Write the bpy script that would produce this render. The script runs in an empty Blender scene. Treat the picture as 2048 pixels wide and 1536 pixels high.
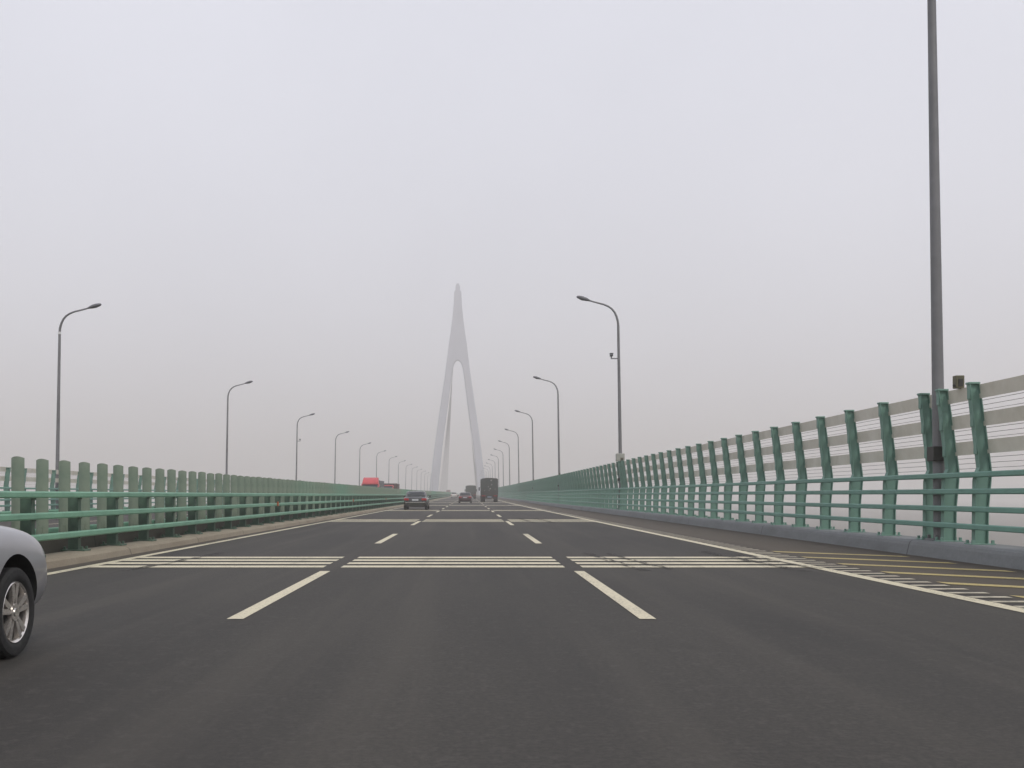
import bpy, bmesh, math, random
from mathutils import Vector, Matrix
random.seed(7)
S = bpy.context.scene
COL = S.collection
R = math.radians

# ------------------------------------------------------------------ camera
EYE = 1.13
cam_d = bpy.data.cameras.new("camera"); cam = bpy.data.objects.new("camera", cam_d); COL.objects.link(cam)
cam.location = (0, 0, EYE); cam.rotation_euler = (R(90), 0, 0)
cam_d.sensor_width = 36.0; cam_d.lens = 36.0 * 2100 / 2048
cam_d.shift_x = (1024 - 938) / 2048; cam_d.shift_y = (990 - 768) / 2048
cam_d.clip_start = 0.1; cam_d.clip_end = 20000
S.camera = cam

# ------------------------------------------------------------------ sky and light
SUN_EL, SUN_AZ = 48, 150          # azimuth clockwise from +Y: behind the camera, to the right
W = bpy.data.worlds.new("World"); S.world = W; W.use_nodes = True
nt = W.node_tree; nt.nodes.clear()
out = nt.nodes.new("ShaderNodeOutputWorld"); bg = nt.nodes.new("ShaderNodeBackground")
sky = nt.nodes.new("ShaderNodeTexSky"); sky.sky_type = 'NISHITA'; sky.sun_disc = False
sky.sun_elevation = R(SUN_EL); sky.sun_rotation = R(SUN_AZ)
sky.dust_density = 8.0; sky.air_density = 1.2; sky.ozone_density = 1.5
ovc = nt.nodes.new("ShaderNodeMix"); ovc.data_type = 'RGBA'; ovc.inputs[0].default_value = 0.90
nt.links.new(sky.outputs[0], ovc.inputs[6])
wtc = nt.nodes.new("ShaderNodeTexCoord"); wn = nt.nodes.new("ShaderNodeTexNoise"); wn.inputs["Scale"].default_value = 2.2; wn.inputs["Detail"].default_value = 3
wr_ = nt.nodes.new("ShaderNodeValToRGB"); wr_.color_ramp.elements[0].position = 0.3; wr_.color_ramp.elements[1].position = 0.7
wr_.color_ramp.elements[0].color = (8.4, 8.55, 9.55, 1); wr_.color_ramp.elements[1].color = (9.3, 9.45, 10.5, 1)   # overcast cloud deck
nt.links.new(wtc.outputs["Generated"], wn.inputs["Vector"]); nt.links.new(wn.outputs["Fac"], wr_.inputs[0]); nt.links.new(wr_.outputs[0], ovc.inputs[7])
nt.links.new(ovc.outputs[2], bg.inputs[0]); bg.inputs[1].default_value = 0.10
nt.links.new(bg.outputs[0], out.inputs[0])
sl = bpy.data.lights.new("sun", 'SUN'); sl.energy = 1.3; sl.angle = R(14); sl.color = (1.0, 0.95, 0.86)
sun = bpy.data.objects.new("sun", sl); COL.objects.link(sun)
d = Vector((math.sin(R(SUN_AZ)) * math.cos(R(SUN_EL)), math.cos(R(SUN_AZ)) * math.cos(R(SUN_EL)), math.sin(R(SUN_EL))))
sun.rotation_euler = d.to_track_quat('Z', 'Y').to_euler()
S.view_settings.view_transform = 'Standard'; S.view_settings.look = 'None'
S.view_settings.exposure = 0.0; S.view_settings.gamma = 1.0
S.render.engine = 'CYCLES'
S.cycles.use_denoising = True
S.cycles.volume_bounces = 3; S.cycles.max_bounces = 8; S.cycles.transparent_max_bounces = 16
S.cycles.sample_clamp_indirect = 4.0

HAZE_DENSITY = 0.00118
HAZE_COL = (0.985, 0.958, 0.925, 1)

# ------------------------------------------------------------------ materials
def mat(name, col, rough=0.6, metal=0.0, var=0.12, scale=3.0, col2=None, bump=0.0, bscale=40.0, coat=0.0, stretch=(1, 1, 1)):
    m = bpy.data.materials.new(name); m.use_nodes = True
    t = m.node_tree; p = t.nodes["Principled BSDF"]
    p.inputs["Roughness"].default_value = rough; p.inputs["Metallic"].default_value = metal
    if coat: p.inputs["Coat Weight"].default_value = coat; p.inputs["Coat Roughness"].default_value = 0.08
    tc = t.nodes.new("ShaderNodeTexCoord"); mp = t.nodes.new("ShaderNodeMapping"); mp.inputs["Scale"].default_value = stretch
    t.links.new(tc.outputs["Object"], mp.inputs[0])
    n = t.nodes.new("ShaderNodeTexNoise"); n.inputs["Scale"].default_value = scale; n.inputs["Detail"].default_value = 6
    n.inputs["Roughness"].default_value = 0.65
    t.links.new(mp.outputs[0], n.inputs["Vector"])
    r = t.nodes.new("ShaderNodeValToRGB"); r.color_ramp.elements[0].position = 0.32; r.color_ramp.elements[1].position = 0.68
    c2 = col2 or tuple(c * (1 - 2 * var) for c in col); c1 = tuple(min(1, c * (1 + var)) for c in col) if not col2 else col
    r.color_ramp.elements[0].color = (*c2, 1); r.color_ramp.elements[1].color = (*c1, 1)
    t.links.new(n.outputs["Fac"], r.inputs[0]); t.links.new(r.outputs[0], p.inputs["Base Color"])
    if bump:
        n2 = t.nodes.new("ShaderNodeTexNoise"); n2.inputs["Scale"].default_value = bscale; n2.inputs["Detail"].default_value = 3
        t.links.new(mp.outputs[0], n2.inputs["Vector"])
        b = t.nodes.new("ShaderNodeBump"); b.inputs["Strength"].default_value = bump; b.inputs["Distance"].default_value = 0.01
        t.links.new(n2.outputs["Fac"], b.inputs["Height"]); t.links.new(b.outputs[0], p.inputs["Normal"])
    return m

def nodes_math(t, op, a, b=None, clamp=False):
    n = t.nodes.new("ShaderNodeMath"); n.operation = op; n.use_clamp = clamp
    for i, v in enumerate((a, b)):
        if v is None: continue
        if isinstance(v, (int, float)): n.inputs[i].default_value = v
        else: t.links.new(v, n.inputs[i])
    return n.outputs[0]

def smooth(t, v, a, b):
    n = t.nodes.new("ShaderNodeMapRange"); n.interpolation_type = 'SMOOTHSTEP'
    t.links.new(v, n.inputs[0]); n.inputs[1].default_value = a; n.inputs[2].default_value = b
    return n.outputs[0]

def noise(t, vec, scale, detail=4, rough=0.6, stretch=None):
    if stretch:
        mp = t.nodes.new("ShaderNodeMapping"); mp.inputs["Scale"].default_value = stretch
        t.links.new(vec, mp.inputs[0]); vec = mp.outputs[0]
    n = t.nodes.new("ShaderNodeTexNoise"); n.inputs["Scale"].default_value = scale
    n.inputs["Detail"].default_value = detail; n.inputs["Roughness"].default_value = rough
    t.links.new(vec, n.inputs["Vector"]); return n.outputs["Fac"]

def mixc(t, fac, a, b):
    n = t.nodes.new("ShaderNodeMix"); n.data_type = 'RGBA'
    if isinstance(fac, (int, float)): n.inputs[0].default_value = fac
    else: t.links.new(fac, n.inputs[0])
    for i, v in ((6, a), (7, b)):
        if isinstance(v, tuple): n.inputs[i].default_value = (*v, 1)
        else: t.links.new(v, n.inputs[i])
    return n.outputs[2]

def asphalt_mat(name, xs_dust, lanes):
    m = bpy.data.materials.new(name); m.use_nodes = True; t = m.node_tree; p = t.nodes["Principled BSDF"]
    tc = t.nodes.new("ShaderNodeTexCoord"); v = tc.outputs["Object"]
    sp = t.nodes.new("ShaderNodeSeparateXYZ"); t.links.new(v, sp.inputs[0]); X = sp.outputs[0]
    fine = noise(t, v, 28, 3, 0.7); grit = noise(t, v, 110, 2, 0.6)
    big = noise(t, v, 0.35, 5, 0.6, (1, 0.25, 1)); streak = noise(t, v, 1.6, 4, 0.6, (1, 0.03, 1))
    base = mixc(t, smooth(t, fine, 0.35, 0.65), (0.036, 0.033, 0.029), (0.053, 0.048, 0.041))
    base = mixc(t, nodes_math(t, 'MULTIPLY', smooth(t, grit, 0.60, 0.72), 0.35), base, (0.12, 0.11, 0.095))
    base = mixc(t, nodes_math(t, 'MULTIPLY', smooth(t, big, 0.42, 0.66), 0.6), base, (0.027, 0.025, 0.023))
    base = mixc(t, nodes_math(t, 'MULTIPLY', smooth(t, streak, 0.45, 0.7), 0.42), base, (0.075, 0.067, 0.056))
    midn = noise(t, v, 7.0, 5, 0.75)
    base = mixc(t, nodes_math(t, 'MULTIPLY', smooth(t, midn, 0.50, 0.68), 0.45), base, (0.074, 0.068, 0.060))
    # tyre-polished tracks, darker, along each lane
    tr = None
    for lc in lanes:
        for off in (-0.8, 0.8):
            dd = nodes_math(t, 'ABSOLUTE', nodes_math(t, 'SUBTRACT', X, lc + off))
            w = nodes_math(t, 'SUBTRACT', 1.0, smooth(t, dd, 0.10, 0.50))
            tr = w if tr is None else nodes_math(t, 'MAXIMUM', tr, w)
    base = mixc(t, nodes_math(t, 'MULTIPLY', tr, nodes_math(t, 'MULTIPLY', smooth(t, big, 0.25, 0.7), 0.30)), base, (0.028, 0.026, 0.024))
    for a, b, k in xs_dust:      # dust gathered on the hard shoulder
        f = nodes_math(t, 'MULTIPLY', smooth(t, X, a, b), nodes_math(t, 'ADD', nodes_math(t, 'MULTIPLY', big, 0.6), k))
        base = mixc(t, nodes_math(t, 'MINIMUM', f, 0.9), base, (0.105, 0.086, 0.064))
    gk = nodes_math(t, 'MULTIPLY', smooth(t, X, 7.7, 8.3), nodes_math(t, 'ADD', nodes_math(t, 'MULTIPLY', fine, 0.5), 0.35))
    base = mixc(t, gk, base, (0.050, 0.040, 0.031))
    sp2 = noise(t, v, 0.8, 3, 0.55, (1, 0.5, 1)); drip = nodes_math(t, 'MULTIPLY', smooth(t, sp2, 0.66, 0.74), 0.55)
    base = mixc(t, drip, base, (0.022, 0.020, 0.019))
    t.links.new(base, p.inputs["Base Color"]); p.inputs["Roughness"].default_value = 0.82
    p.inputs["Specular IOR Level"].default_value = 0.35
    b = t.nodes.new("ShaderNodeBump"); b.inputs["Strength"].default_value = 0.5; b.inputs["Distance"].default_value = 0.006
    t.links.new(grit, b.inputs["Height"]); t.links.new(b.outputs[0], p.inputs["Normal"])
    return m

def paint_mat(name, col, wear=0.35, dirt=(0.16, 0.145, 0.115)):
    m = bpy.data.materials.new(name); m.use_nodes = True; t = m.node_tree; p = t.nodes["Principled BSDF"]
    tc = t.nodes.new("ShaderNodeTexCoord"); v = tc.outputs["Object"]
    a = noise(t, v, 1.1, 5, 0.7, (1, 0.25, 1)); b = noise(t, v, 45, 3, 0.7); c = noise(t, v, 0.9, 4, 0.6, (1.6, 0.05, 1))
    base = mixc(t, smooth(t, b, 0.3, 0.7), tuple(x * 0.9 for x in col), col)
    base = mixc(t, nodes_math(t, 'MULTIPLY', smooth(t, a, 0.5, 0.8), wear), base, dirt)
    base = mixc(t, nodes_math(t, 'MULTIPLY', smooth(t, c, 0.56, 0.70), wear * 1.5), base, (0.10, 0.095, 0.08))
    g = noise(t, v, 26, 4, 0.75); chip = nodes_math(t, 'ADD', g, nodes_math(t, 'MULTIPLY', a, 0.35))
    base = mixc(t, nodes_math(t, 'MULTIPLY', smooth(t, chip, 0.72, 0.82), 0.75), base, (0.075, 0.068, 0.058))
    t.links.new(base, p.inputs["Base Color"]); p.inputs["Roughness"].default_value = 0.6
    return m

def concrete_mat(name, col, dirt, joint=8.0):
    m = bpy.data.materials.new(name); m.use_nodes = True; t = m.node_tree; p = t.nodes["Principled BSDF"]
    tc = t.nodes.new("ShaderNodeTexCoord"); v = tc.outputs["Object"]
    sp = t.nodes.new("ShaderNodeSeparateXYZ"); t.links.new(v, sp.inputs[0])
    a = noise(t, v, 1.3, 6, 0.7, (1, 0.3, 1)); b = noise(t, v, 18, 4, 0.7)
    base = mixc(t, smooth(t, b, 0.3, 0.7), tuple(x * 0.86 for x in col), col)
    base = mixc(t, nodes_math(t, 'MULTIPLY', smooth(t, a, 0.40, 0.72), 0.65), base, dirt)
    j = nodes_math(t, 'LESS_THAN', nodes_math(t, 'PINGPONG', sp.outputs[1], joint / 2), 0.018)
    base = mixc(t, nodes_math(t, 'MULTIPLY', j, 0.75), base, tuple(x * 0.3 for x in dirt))
    t.links.new(base, p.inputs["Base Color"]); p.inputs["Roughness"].default_value = 0.85
    bu = t.nodes.new("ShaderNodeBump"); bu.inputs["Strength"].default_value = 0.4; bu.inputs["Distance"].default_value = 0.01
    t.links.new(b, bu.inputs["Height"]); t.links.new(bu.outputs[0], p.inputs["Normal"])
    return m

M = {}
M['asphalt'] = asphalt_mat("asphalt", ((5.5, 6.4, 0.30), (-5.9, -6.5, 0.35)), (-4.06, -0.25, 3.5))
M['asphalt2'] = asphalt_mat("asphalt_opposite", ((-8.7, -8.1, 0.3), (-20.2, -21.5, 0.3)), (-10.5, -14.3, -18.1))
M['white'] = paint_mat("cream_road_paint", (0.66, 0.60, 0.43), 0.25)
M['white_worn'] = paint_mat("worn_road_paint", (0.55, 0.50, 0.38), 0.55)
M['yellow'] = paint_mat("yellow_road_paint", (0.48, 0.385, 0.15), 0.45, (0.17, 0.14, 0.08))
M['kerb_grey'] = concrete_mat("grey_kerb_concrete", (0.205, 0.218, 0.222), (0.125, 0.130, 0.130), 10)
M['kerb_tan'] = concrete_mat("tan_kerb_concrete", (0.31, 0.27, 0.20), (0.19, 0.155, 0.11), 5)
M['median'] = concrete_mat("dirty_shade_median_concrete", (0.085, 0.078, 0.060), (0.040, 0.042, 0.032), 5)  # dark tone holds painted guardrail shade as well as dirt
M['deck'] = concrete_mat("deck_concrete", (0.32, 0.32, 0.32), (0.22, 0.22, 0.21), 50)
M['green'] = mat("green_painted_steel", (0.175, 0.365, 0.295), 0.5, 0, 0.10, 2.5, (0.140, 0.290, 0.238))
M['green_post'] = mat("weathered_green_steel", (0.170, 0.310, 0.255), 0.55, 0, 0.1, 1.3, (0.138, 0.245, 0.203))
M['green_rail'] = mat("mint_green_rail", (0.190, 0.400, 0.275), 0.5, 0, 0.1, 2.0, (0.145, 0.310, 0.215))
M['green_dark'] = mat("dark_green_steel", (0.085, 0.150, 0.105), 0.55, 0, 0.1, 4.0, (0.050, 0.085, 0.062))
M['board'] = mat("olive_green_board", (0.230, 0.275, 0.215), 0.6, 0, 0.1, 2.2, (0.160, 0.215, 0.165))
M['pale_rail'] = mat("weathered_white_rail", (0.70, 0.675, 0.60), 0.6, 0, 0.1, 1.5, (0.57, 0.54, 0.46))
M['wire'] = mat("steel_wire", (0.40, 0.38, 0.37), 0.5, 0.4, 0.1)
M['galv'] = mat("grey_galvanised_pole", (0.21, 0.213, 0.222), 0.5, 0.3, 0.08, 1.2, (0.15, 0.152, 0.158))
M['lampgrey'] = mat("lamp_housing_grey", (0.14, 0.145, 0.16), 0.45, 0.2)
M['lens'] = mat("lamp_lens", (0.35, 0.36, 0.38), 0.25)
M['dark'] = mat("dark_rubber", (0.015, 0.015, 0.016), 0.8)
M['tyre'] = mat("tyre_rubber", (0.020, 0.020, 0.020), 0.85, 0, 0.2, 30)
M['darkmetal'] = mat("dark_metal", (0.05, 0.048, 0.045), 0.6, 0.3)
M['silver_band'] = mat("bright_band", (0.8, 0.8, 0.8), 0.3, 0.3)
M['box_pale'] = mat("pale_cabinet", (0.36, 0.37, 0.33), 0.55)
M['box_olive'] = mat("olive_box", (0.14, 0.13, 0.075), 0.6, 0, 0.1, 8, (0.08, 0.08, 0.05))
M['reflector'] = mat("amber_reflector", (0.42, 0.10, 0.035), 0.35)
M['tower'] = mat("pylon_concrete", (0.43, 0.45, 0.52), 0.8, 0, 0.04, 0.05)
M['cable'] = mat("stay_cable_grey", (0.12, 0.12, 0.14), 0.6)
M['glass'] = mat("dark_car_glass", (0.03, 0.035, 0.04), 0.06)
M['glass_blue'] = mat("windscreen_glass", (0.05, 0.075, 0.10), 0.08)
M['chrome'] = mat("chrome", (0.7, 0.7, 0.7), 0.15, 1.0, 0.02)
M['alloy'] = mat("alloy_rim", (0.78, 0.74, 0.70), 0.25, 0.85, 0.05)
M['taillight'] = mat("red_tail_lens", (0.35, 0.012, 0.018), 0.2, 0, 0.1, 12)
M['headlight'] = mat("headlight_lens", (0.6, 0.62, 0.65), 0.1, 0.2)
M['plate'] = mat("pale_number_plate", (0.5, 0.52, 0.55), 0.4)
M['plate_blue'] = mat("blue_number_plate", (0.30, 0.34, 0.42), 0.4)
M['silver'] = mat("silver_car_paint", (0.36, 0.36, 0.38), 0.34, 0.55, 0.02, 2, None, 0, 40, 0.6)
M['black_paint'] = mat("black_car_paint", (0.030, 0.034, 0.036), 0.25, 0.2, 0.05, 2, None, 0, 40, 0.7)
M['maroon'] = mat("dark_maroon_paint", (0.085, 0.040, 0.045), 0.3, 0.3, 0.05, 2, None, 0, 40, 0.6)
M['white_paint'] = mat("white_car_paint", (0.72, 0.70, 0.66), 0.3, 0, 0.03, 2, None, 0, 40, 0.5)
M['tarp'] = mat("dark_green_tarpaulin", (0.022, 0.040, 0.036), 0.55, 0, 0.3, 1.6, (0.035, 0.040, 0.036), 0.8, 3.0)
M['tarp2'] = mat("grey_green_tarpaulin", (0.055, 0.062, 0.058), 0.6, 0, 0.3, 1.2, (0.045, 0.065, 0.055), 0.8, 3.0)
M['patch'] = mat("pale_tarpaulin_patch", (0.40, 0.38, 0.36), 0.7)
M['red'] = mat("red_cab_paint", (0.55, 0.06, 0.07), 0.45, 0, 0.08, 2)
M['brown_box'] = mat("dark_brown_box", (0.07, 0.035, 0.035), 0.6)
M['cargo_grey'] = mat("grey_cargo_box", (0.16, 0.16, 0.17), 0.6)
def add_zones(m, col, scale=0.03):      # repainted stretches: the tone drifts along the bridge
    t = m.node_tree; p = t.nodes["Principled BSDF"]; src = p.inputs["Base Color"].links[0].from_socket
    g = t.nodes.new("ShaderNodeNewGeometry"); f = smooth(t, noise(t, g.outputs["Position"], scale, 2, 0.5), 0.46, 0.60)
    t.links.new(mixc(t, nodes_math(t, 'MULTIPLY', f, 0.75), src, col), p.inputs["Base Color"])
add_zones(M['board'], (0.125, 0.285, 0.205)); add_zones(M['green_rail'], (0.130, 0.290, 0.205), 0.05); add_zones(M['green'], (0.120, 0.250, 0.205), 0.04)
# murky sea
sm = bpy.data.materials.new("murky_sea"); sm.use_nodes = True; t_ = sm.node_tree; p_ = t_.nodes["Principled BSDF"]
tc_ = t_.nodes.new("ShaderNodeTexCoord"); nn = noise(t_, tc_.outputs["Object"], 0.12, 5, 0.6, (1, 1.6, 1))
t_.links.new(mixc(t_, nn, (0.075, 0.066, 0.048), (0.12, 0.105, 0.078)), p_.inputs["Base Color"]); p_.inputs["Roughness"].default_value = 0.55; p_.inputs["Specular IOR Level"].default_value = 0.3
bb = t_.nodes.new("ShaderNodeBump"); bb.inputs["Strength"].default_value = 0.5; bb.inputs["Distance"].default_value = 0.6
t_.links.new(nn, bb.inputs["Height"]); t_.links.new(bb.outputs[0], p_.inputs["Normal"]); M['sea'] = sm

# ------------------------------------------------------------------ mesh helpers
def link(o, parent=None):
    COL.objects.link(o)
    if parent is not None: o.parent = parent
    return o

def obj(name, bm, m, parent=None, smooth_angle=None, mats=None):
    me = bpy.data.meshes.new(name); bmesh.ops.recalc_face_normals(bm, faces=bm.faces); bm.to_mesh(me); bm.free()
    for mm in (mats or [m]): me.materials.append(mm)
    if smooth_angle is not None:
        for p in me.polygons: p.use_smooth = True
        try: me.set_sharp_from_angle(angle=R(smooth_angle))
        except Exception: pass
    return link(bpy.data.objects.new(name, me), parent)

def tag(o, label, cat, group=None, kind=None):
    o["label"] = label; o["category"] = cat
    if group: o["group"] = group
    if kind: o["kind"] = kind
    return o

def thing(name, label, cat, loc=(0, 0, 0), rz=0, group=None):
    o = bpy.data.objects.new(name, None); o.empty_display_size = 0.3; link(o)
    o.location = loc; o.rotation_euler = (0, 0, rz); tag(o, label, cat, group); return o

def copy_tree(o, parent=None):
    c = o.copy(); COL.objects.link(c); c.parent = parent
    for ch in list(o.children): copy_tree(ch, c)
    return c

def box(bm, x0, x1, y0, y1, z0, z1, bev=0.0, taper=None):
    r = bmesh.ops.create_cube(bm, size=1.0); vs = r['verts']
    for v in vs:
        v.co = Vector(((x0 + x1) / 2 + v.co.x * (x1 - x0), (y0 + y1) / 2 + v.co.y * (y1 - y0), (z0 + z1) / 2 + v.co.z * (z1 - z0)))
    if bev:
        es = list({e for v in vs for e in v.link_edges})
        bmesh.ops.bevel(bm, geom=es, offset=bev, segments=2, affect='EDGES', profile=0.5)
    return vs

def tube(bm, pts, rads, seg=10, cap=True):
    pts = [Vector(p) for p in pts]; n = len(pts)
    if not isinstance(rads, (list, tuple)): rads = [rads] * n
    rings = []
    up = Vector((0, 1, 0))
    for i, p in enumerate(pts):
        tdir = (pts[min(i + 1, n - 1)] - pts[max(i - 1, 0)]).normalized()
        u = up if abs(tdir.dot(up)) < 0.9 else Vector((1, 0, 0))
        a = tdir.cross(u).normalized(); b = tdir.cross(a).normalized()
        rings.append([bm.verts.new(p + rads[i] * (a * math.cos(2 * math.pi * k / seg) + b * math.sin(2 * math.pi * k / seg))) for k in range(seg)])
    for i in range(n - 1):
        for k in range(seg):
            bm.faces.new((rings[i][k], rings[i][(k + 1) % seg], rings[i + 1][(k + 1) % seg], rings[i + 1][k]))
    if cap: bm.faces.new(rings[0][::-1]); bm.faces.new(rings[-1])

def disc(bm, cx, cy, cz, r, x1, seg=24, axis='X'):
    """closed cylinder along X from cx to x1"""
    a = [bm.verts.new((cx, cy + r * math.cos(2 * math.pi * k / seg), cz + r * math.sin(2 * math.pi * k / seg))) for k in range(seg)]
    b = [bm.verts.new((x1, cy + r * math.cos(2 * math.pi * k / seg), cz + r * math.sin(2 * math.pi * k / seg))) for k in range(seg)]
    for k in range(seg): bm.faces.new((a[k], a[(k + 1) % seg], b[(k + 1) % seg], b[k]))
    bm.faces.new(a[::-1]); bm.faces.new(b)

def lathe_x(bm, prof, cx, cy, cz, seg=32, closed=True):
    """prof: list of (x offset, radius) revolved about the X axis"""
    rings = [[bm.verts.new((cx + px, cy + r * math.cos(2 * math.pi * k / seg), cz + r * math.sin(2 * math.pi * k / seg))) for k in range(seg)] for px, r in prof]
    n = len(rings)
    for i in range(n if closed else n - 1):
        j = (i + 1) % n
        for k in range(seg): bm.faces.new((rings[i][k], rings[i][(k + 1) % seg], rings[j][(k + 1) % seg], rings[j][k]))

# stations along the bridge and its slight rise ahead
Y0, Y1 = -60.0, 1700.0
YS = [-60, -40, -20, 0] + list(range(10, 200, 10)) + list(range(200, 500, 25)) + list(range(500, 1701, 50))
def _rise(y):
    tt = max(0.0, y - 90.0); return 0.0020 * tt * tt / (tt + 60.0)
def zr(y):
    y = min(max(y, YS[0]), YS[-1])
    for a, b in zip(YS, YS[1:]):
        if y <= b: return _rise(a) + (_rise(b) - _rise(a)) * (y - a) / (b - a)
    return _rise(YS[-1])
def ys_between(a, b): return [a] + [y for y in YS if a < y < b] + [b]

def sweep(bm, prof, ya=Y0, yb=Y1, closed=True):
    rows = []
    for y in ys_between(ya, yb):
        z = zr(y); rows.append([bm.verts.new((px, y, pz + z)) for px, pz in prof])
    n = len(prof)
    for a, b in zip(rows, rows[1:]):
        for k in range(n if closed else n - 1):
            bm.faces.new((a[k], a[(k + 1) % n], b[(k + 1) % n], b[k]))
    if closed and n > 2: bm.faces.new(rows[0]); bm.faces.new(rows[-1][::-1])

def rrect(x0, x1, z0, z1, b=0.012):
    return [(x0 + b, z0), (x1 - b, z0), (x1, z0 + b), (x1, z1 - b), (x1 - b, z1), (x0 + b, z1), (x0, z1 - b), (x0, z0 + b)]

def structure(name, bm, m, label, cat):
    return tag(obj(name, bm, m), label, cat, None, 'structure')

# ------------------------------------------------------------------ sea
bm = bmesh.new()
N = 24
gv = [[bm.verts.new((-4500 + 9000 * i / N, -2000 + 7500 * j / N, -15)) for j in range(N + 1)] for i in range(N + 1)]
for i in range(N):
    for j in range(N): bm.faces.new((gv[i][j], gv[i + 1][j], gv[i + 1][j + 1], gv[i][j + 1]))
structure("sea", bm, M['sea'], "murky brown sea under the haze below the bridge", "sea")

# ------------------------------------------------------------------ deck, roads, kerbs
KR = 8.33        # right kerb face
CX = -7.3        # centreline of the whole bridge
def mir(x): return 2 * CX - x
bm = bmesh.new()
sweep(bm, [(9.12, -0.01), (9.12, -0.55), (5.5, -0.9), (3.2, -3.2), (-3.0, -3.2), (-5.4, -0.9), (-6.9, -0.9), (mir(-6.9), -0.9), (mir(-5.4), -0.9), (mir(-3.0), -3.2), (mir(3.2), -3.2), (mir(5.5), -0.9), (mir(9.12), -0.55), (mir(9.12), -0.01)])
structure("bridge_deck", bm, M['deck'], "pale concrete bridge deck girder under both roads", "bridge deck")
bm = bmesh.new(); sweep(bm, [(-6.45, 0), (-4, 0), (0, 0), (4, 0), (KR + 0.03, 0)], closed=False)
structure("road", bm, M['asphalt'], "dark grey three lane asphalt road ahead", "road")
bm = bmesh.new(); sweep(bm, [(mir(KR + 0.03), 0), (-18, 0), (-12, 0), (mir(-6.45), 0)], closed=False)
structure("opposite_road", bm, M['asphalt2'], "asphalt road of the opposite carriageway beyond the median", "road")
kprof = [(KR, -0.03), (KR + 0.05, 0.19), (KR + 0.075, 0.245), (KR + 0.12, 0.275), (KR + 0.18, 0.285), (9.1, 0.285), (9.14, 0.25), (9.14, -0.4), (9.1, -0.4), (9.1, -0.03)]
bm = bmesh.new(); sweep(bm, kprof)
structure("right_kerb", bm, M['kerb_grey'], "blue grey concrete kerb under the right fence", "kerb")
bm = bmesh.new(); sweep(bm, [(mir(x), z) for x, z in kprof])
structure("far_kerb", bm, M['kerb_grey'], "concrete kerb under the fence across the opposite road", "kerb")
lp = [(-6.42, -0.03), (-6.46, 0.10), (-6.50, 0.135), (-6.56, 0.15), (-6.93, 0.165), (-6.93, -0.03)]
bm = bmesh.new(); sweep(bm, lp)
structure("median_kerb", bm, M['kerb_tan'], "tan dusty concrete kerb along the left lane", "kerb")
bm = bmesh.new(); sweep(bm, [(mir(x), z) for x, z in lp])
structure("opposite_median_kerb", bm, M['kerb_tan'], "tan concrete kerb on the far side of the median", "kerb")
bm = bmesh.new(); sweep(bm, [(-6.93, 0.10), (CX + 0.20, 0.10), (CX + 0.16, 0.36), (CX - 0.16, 0.36), (CX - 0.20, 0.10), (mir(-6.93), 0.10), (mir(-6.93), -0.02), (-6.93, -0.02)])  # raised middle added to carry the painted shade below the lowest rail
structure("median_strip", bm, M['median'], "dirty concrete strip painted shade-dark between the two median kerbs", "median")

# ------------------------------------------------------------------ road markings
ZM = 0.006
def flat(bm, quad, dz=ZM):
    """quad: (x,y) corners, split along the stations"""
    (xa, ya), (xb, yb), (xc, yc), (xd, yd) = quad
    bm.faces.new([bm.verts.new((x, y, zr(y) + dz)) for x, y in quad])
L1, L2, LS, RS = -2.125, 1.625, -6.0, 5.40
bm = bmesh.new()
for xc, w in ((RS, 0.20), (LS, 0.17)):
    sweep(bm, [(xc - w / 2, ZM), (xc + w / 2, ZM)], closed=False)
structure("edge_lines", bm, M['white'], "cream solid edge lines on both sides of the road", "road marking")
bm = bmesh.new()
for xc in (L1, L2):
    y = 9.95 - 15.0 * 3
    while y < 900:
        ys = ys_between(y, y + 6.0)
        for a, b in zip(ys, ys[1:]): flat(bm, [(xc - 0.075, a), (xc + 0.075, a), (xc + 0.075, b), (xc - 0.075, b)])
        y += 14.86
structure("lane_dashes", bm, M['white'], "cream dashed lane lines on dark asphalt", "road marking")
bm = bmesh.new()
for yc, n in ((17.72, 4), (46.3, 6), (76.5, 6), (112.5, 7), (148.0, 7), (183.0, 7)):
    for k in range(n):
        y = yc + (k - (n - 1) / 2) * 0.80
        for xa, xb in ((LS + 0.09, L1 - 0.14), (L1 + 0.13, L2 - 0.13), (L2 + 0.14, RS - 0.11)):
            flat(bm, [(xa, y - 0.215), (xb, y - 0.215), (xb, y + 0.215), (xa, y + 0.215)])
structure("rumble_bars", bm, M['white'], "cream transverse speed bars across the three lanes", "road marking")
bm = bmesh.new(); y = 2.0
while y < 260:
    flat(bm, [(RS + 0.12, y), (RS + 0.56, y), (RS + 0.56, y + 0.16), (RS + 0.12, y + 0.16)]); y += 0.50
structure("edge_ticks", bm, M['white_worn'], "short cream rumble ticks outside the right edge line", "road marking")
bm = bmesh.new(); y = 20.9
while y > 4:
    xa, xb = RS + 0.66, 8.0
    flat(bm, [(xa, y - 0.20), (xb, y - 0.20 - (xb - xa) * 0.86), (xb, y + 0.18 - (xb - xa) * 0.86), (xa, y + 0.18)]); y -= 1.86
structure("yellow_hatching", bm, M['yellow'], "faded yellow diagonal stripes on the right shoulder", "road marking")
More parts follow.
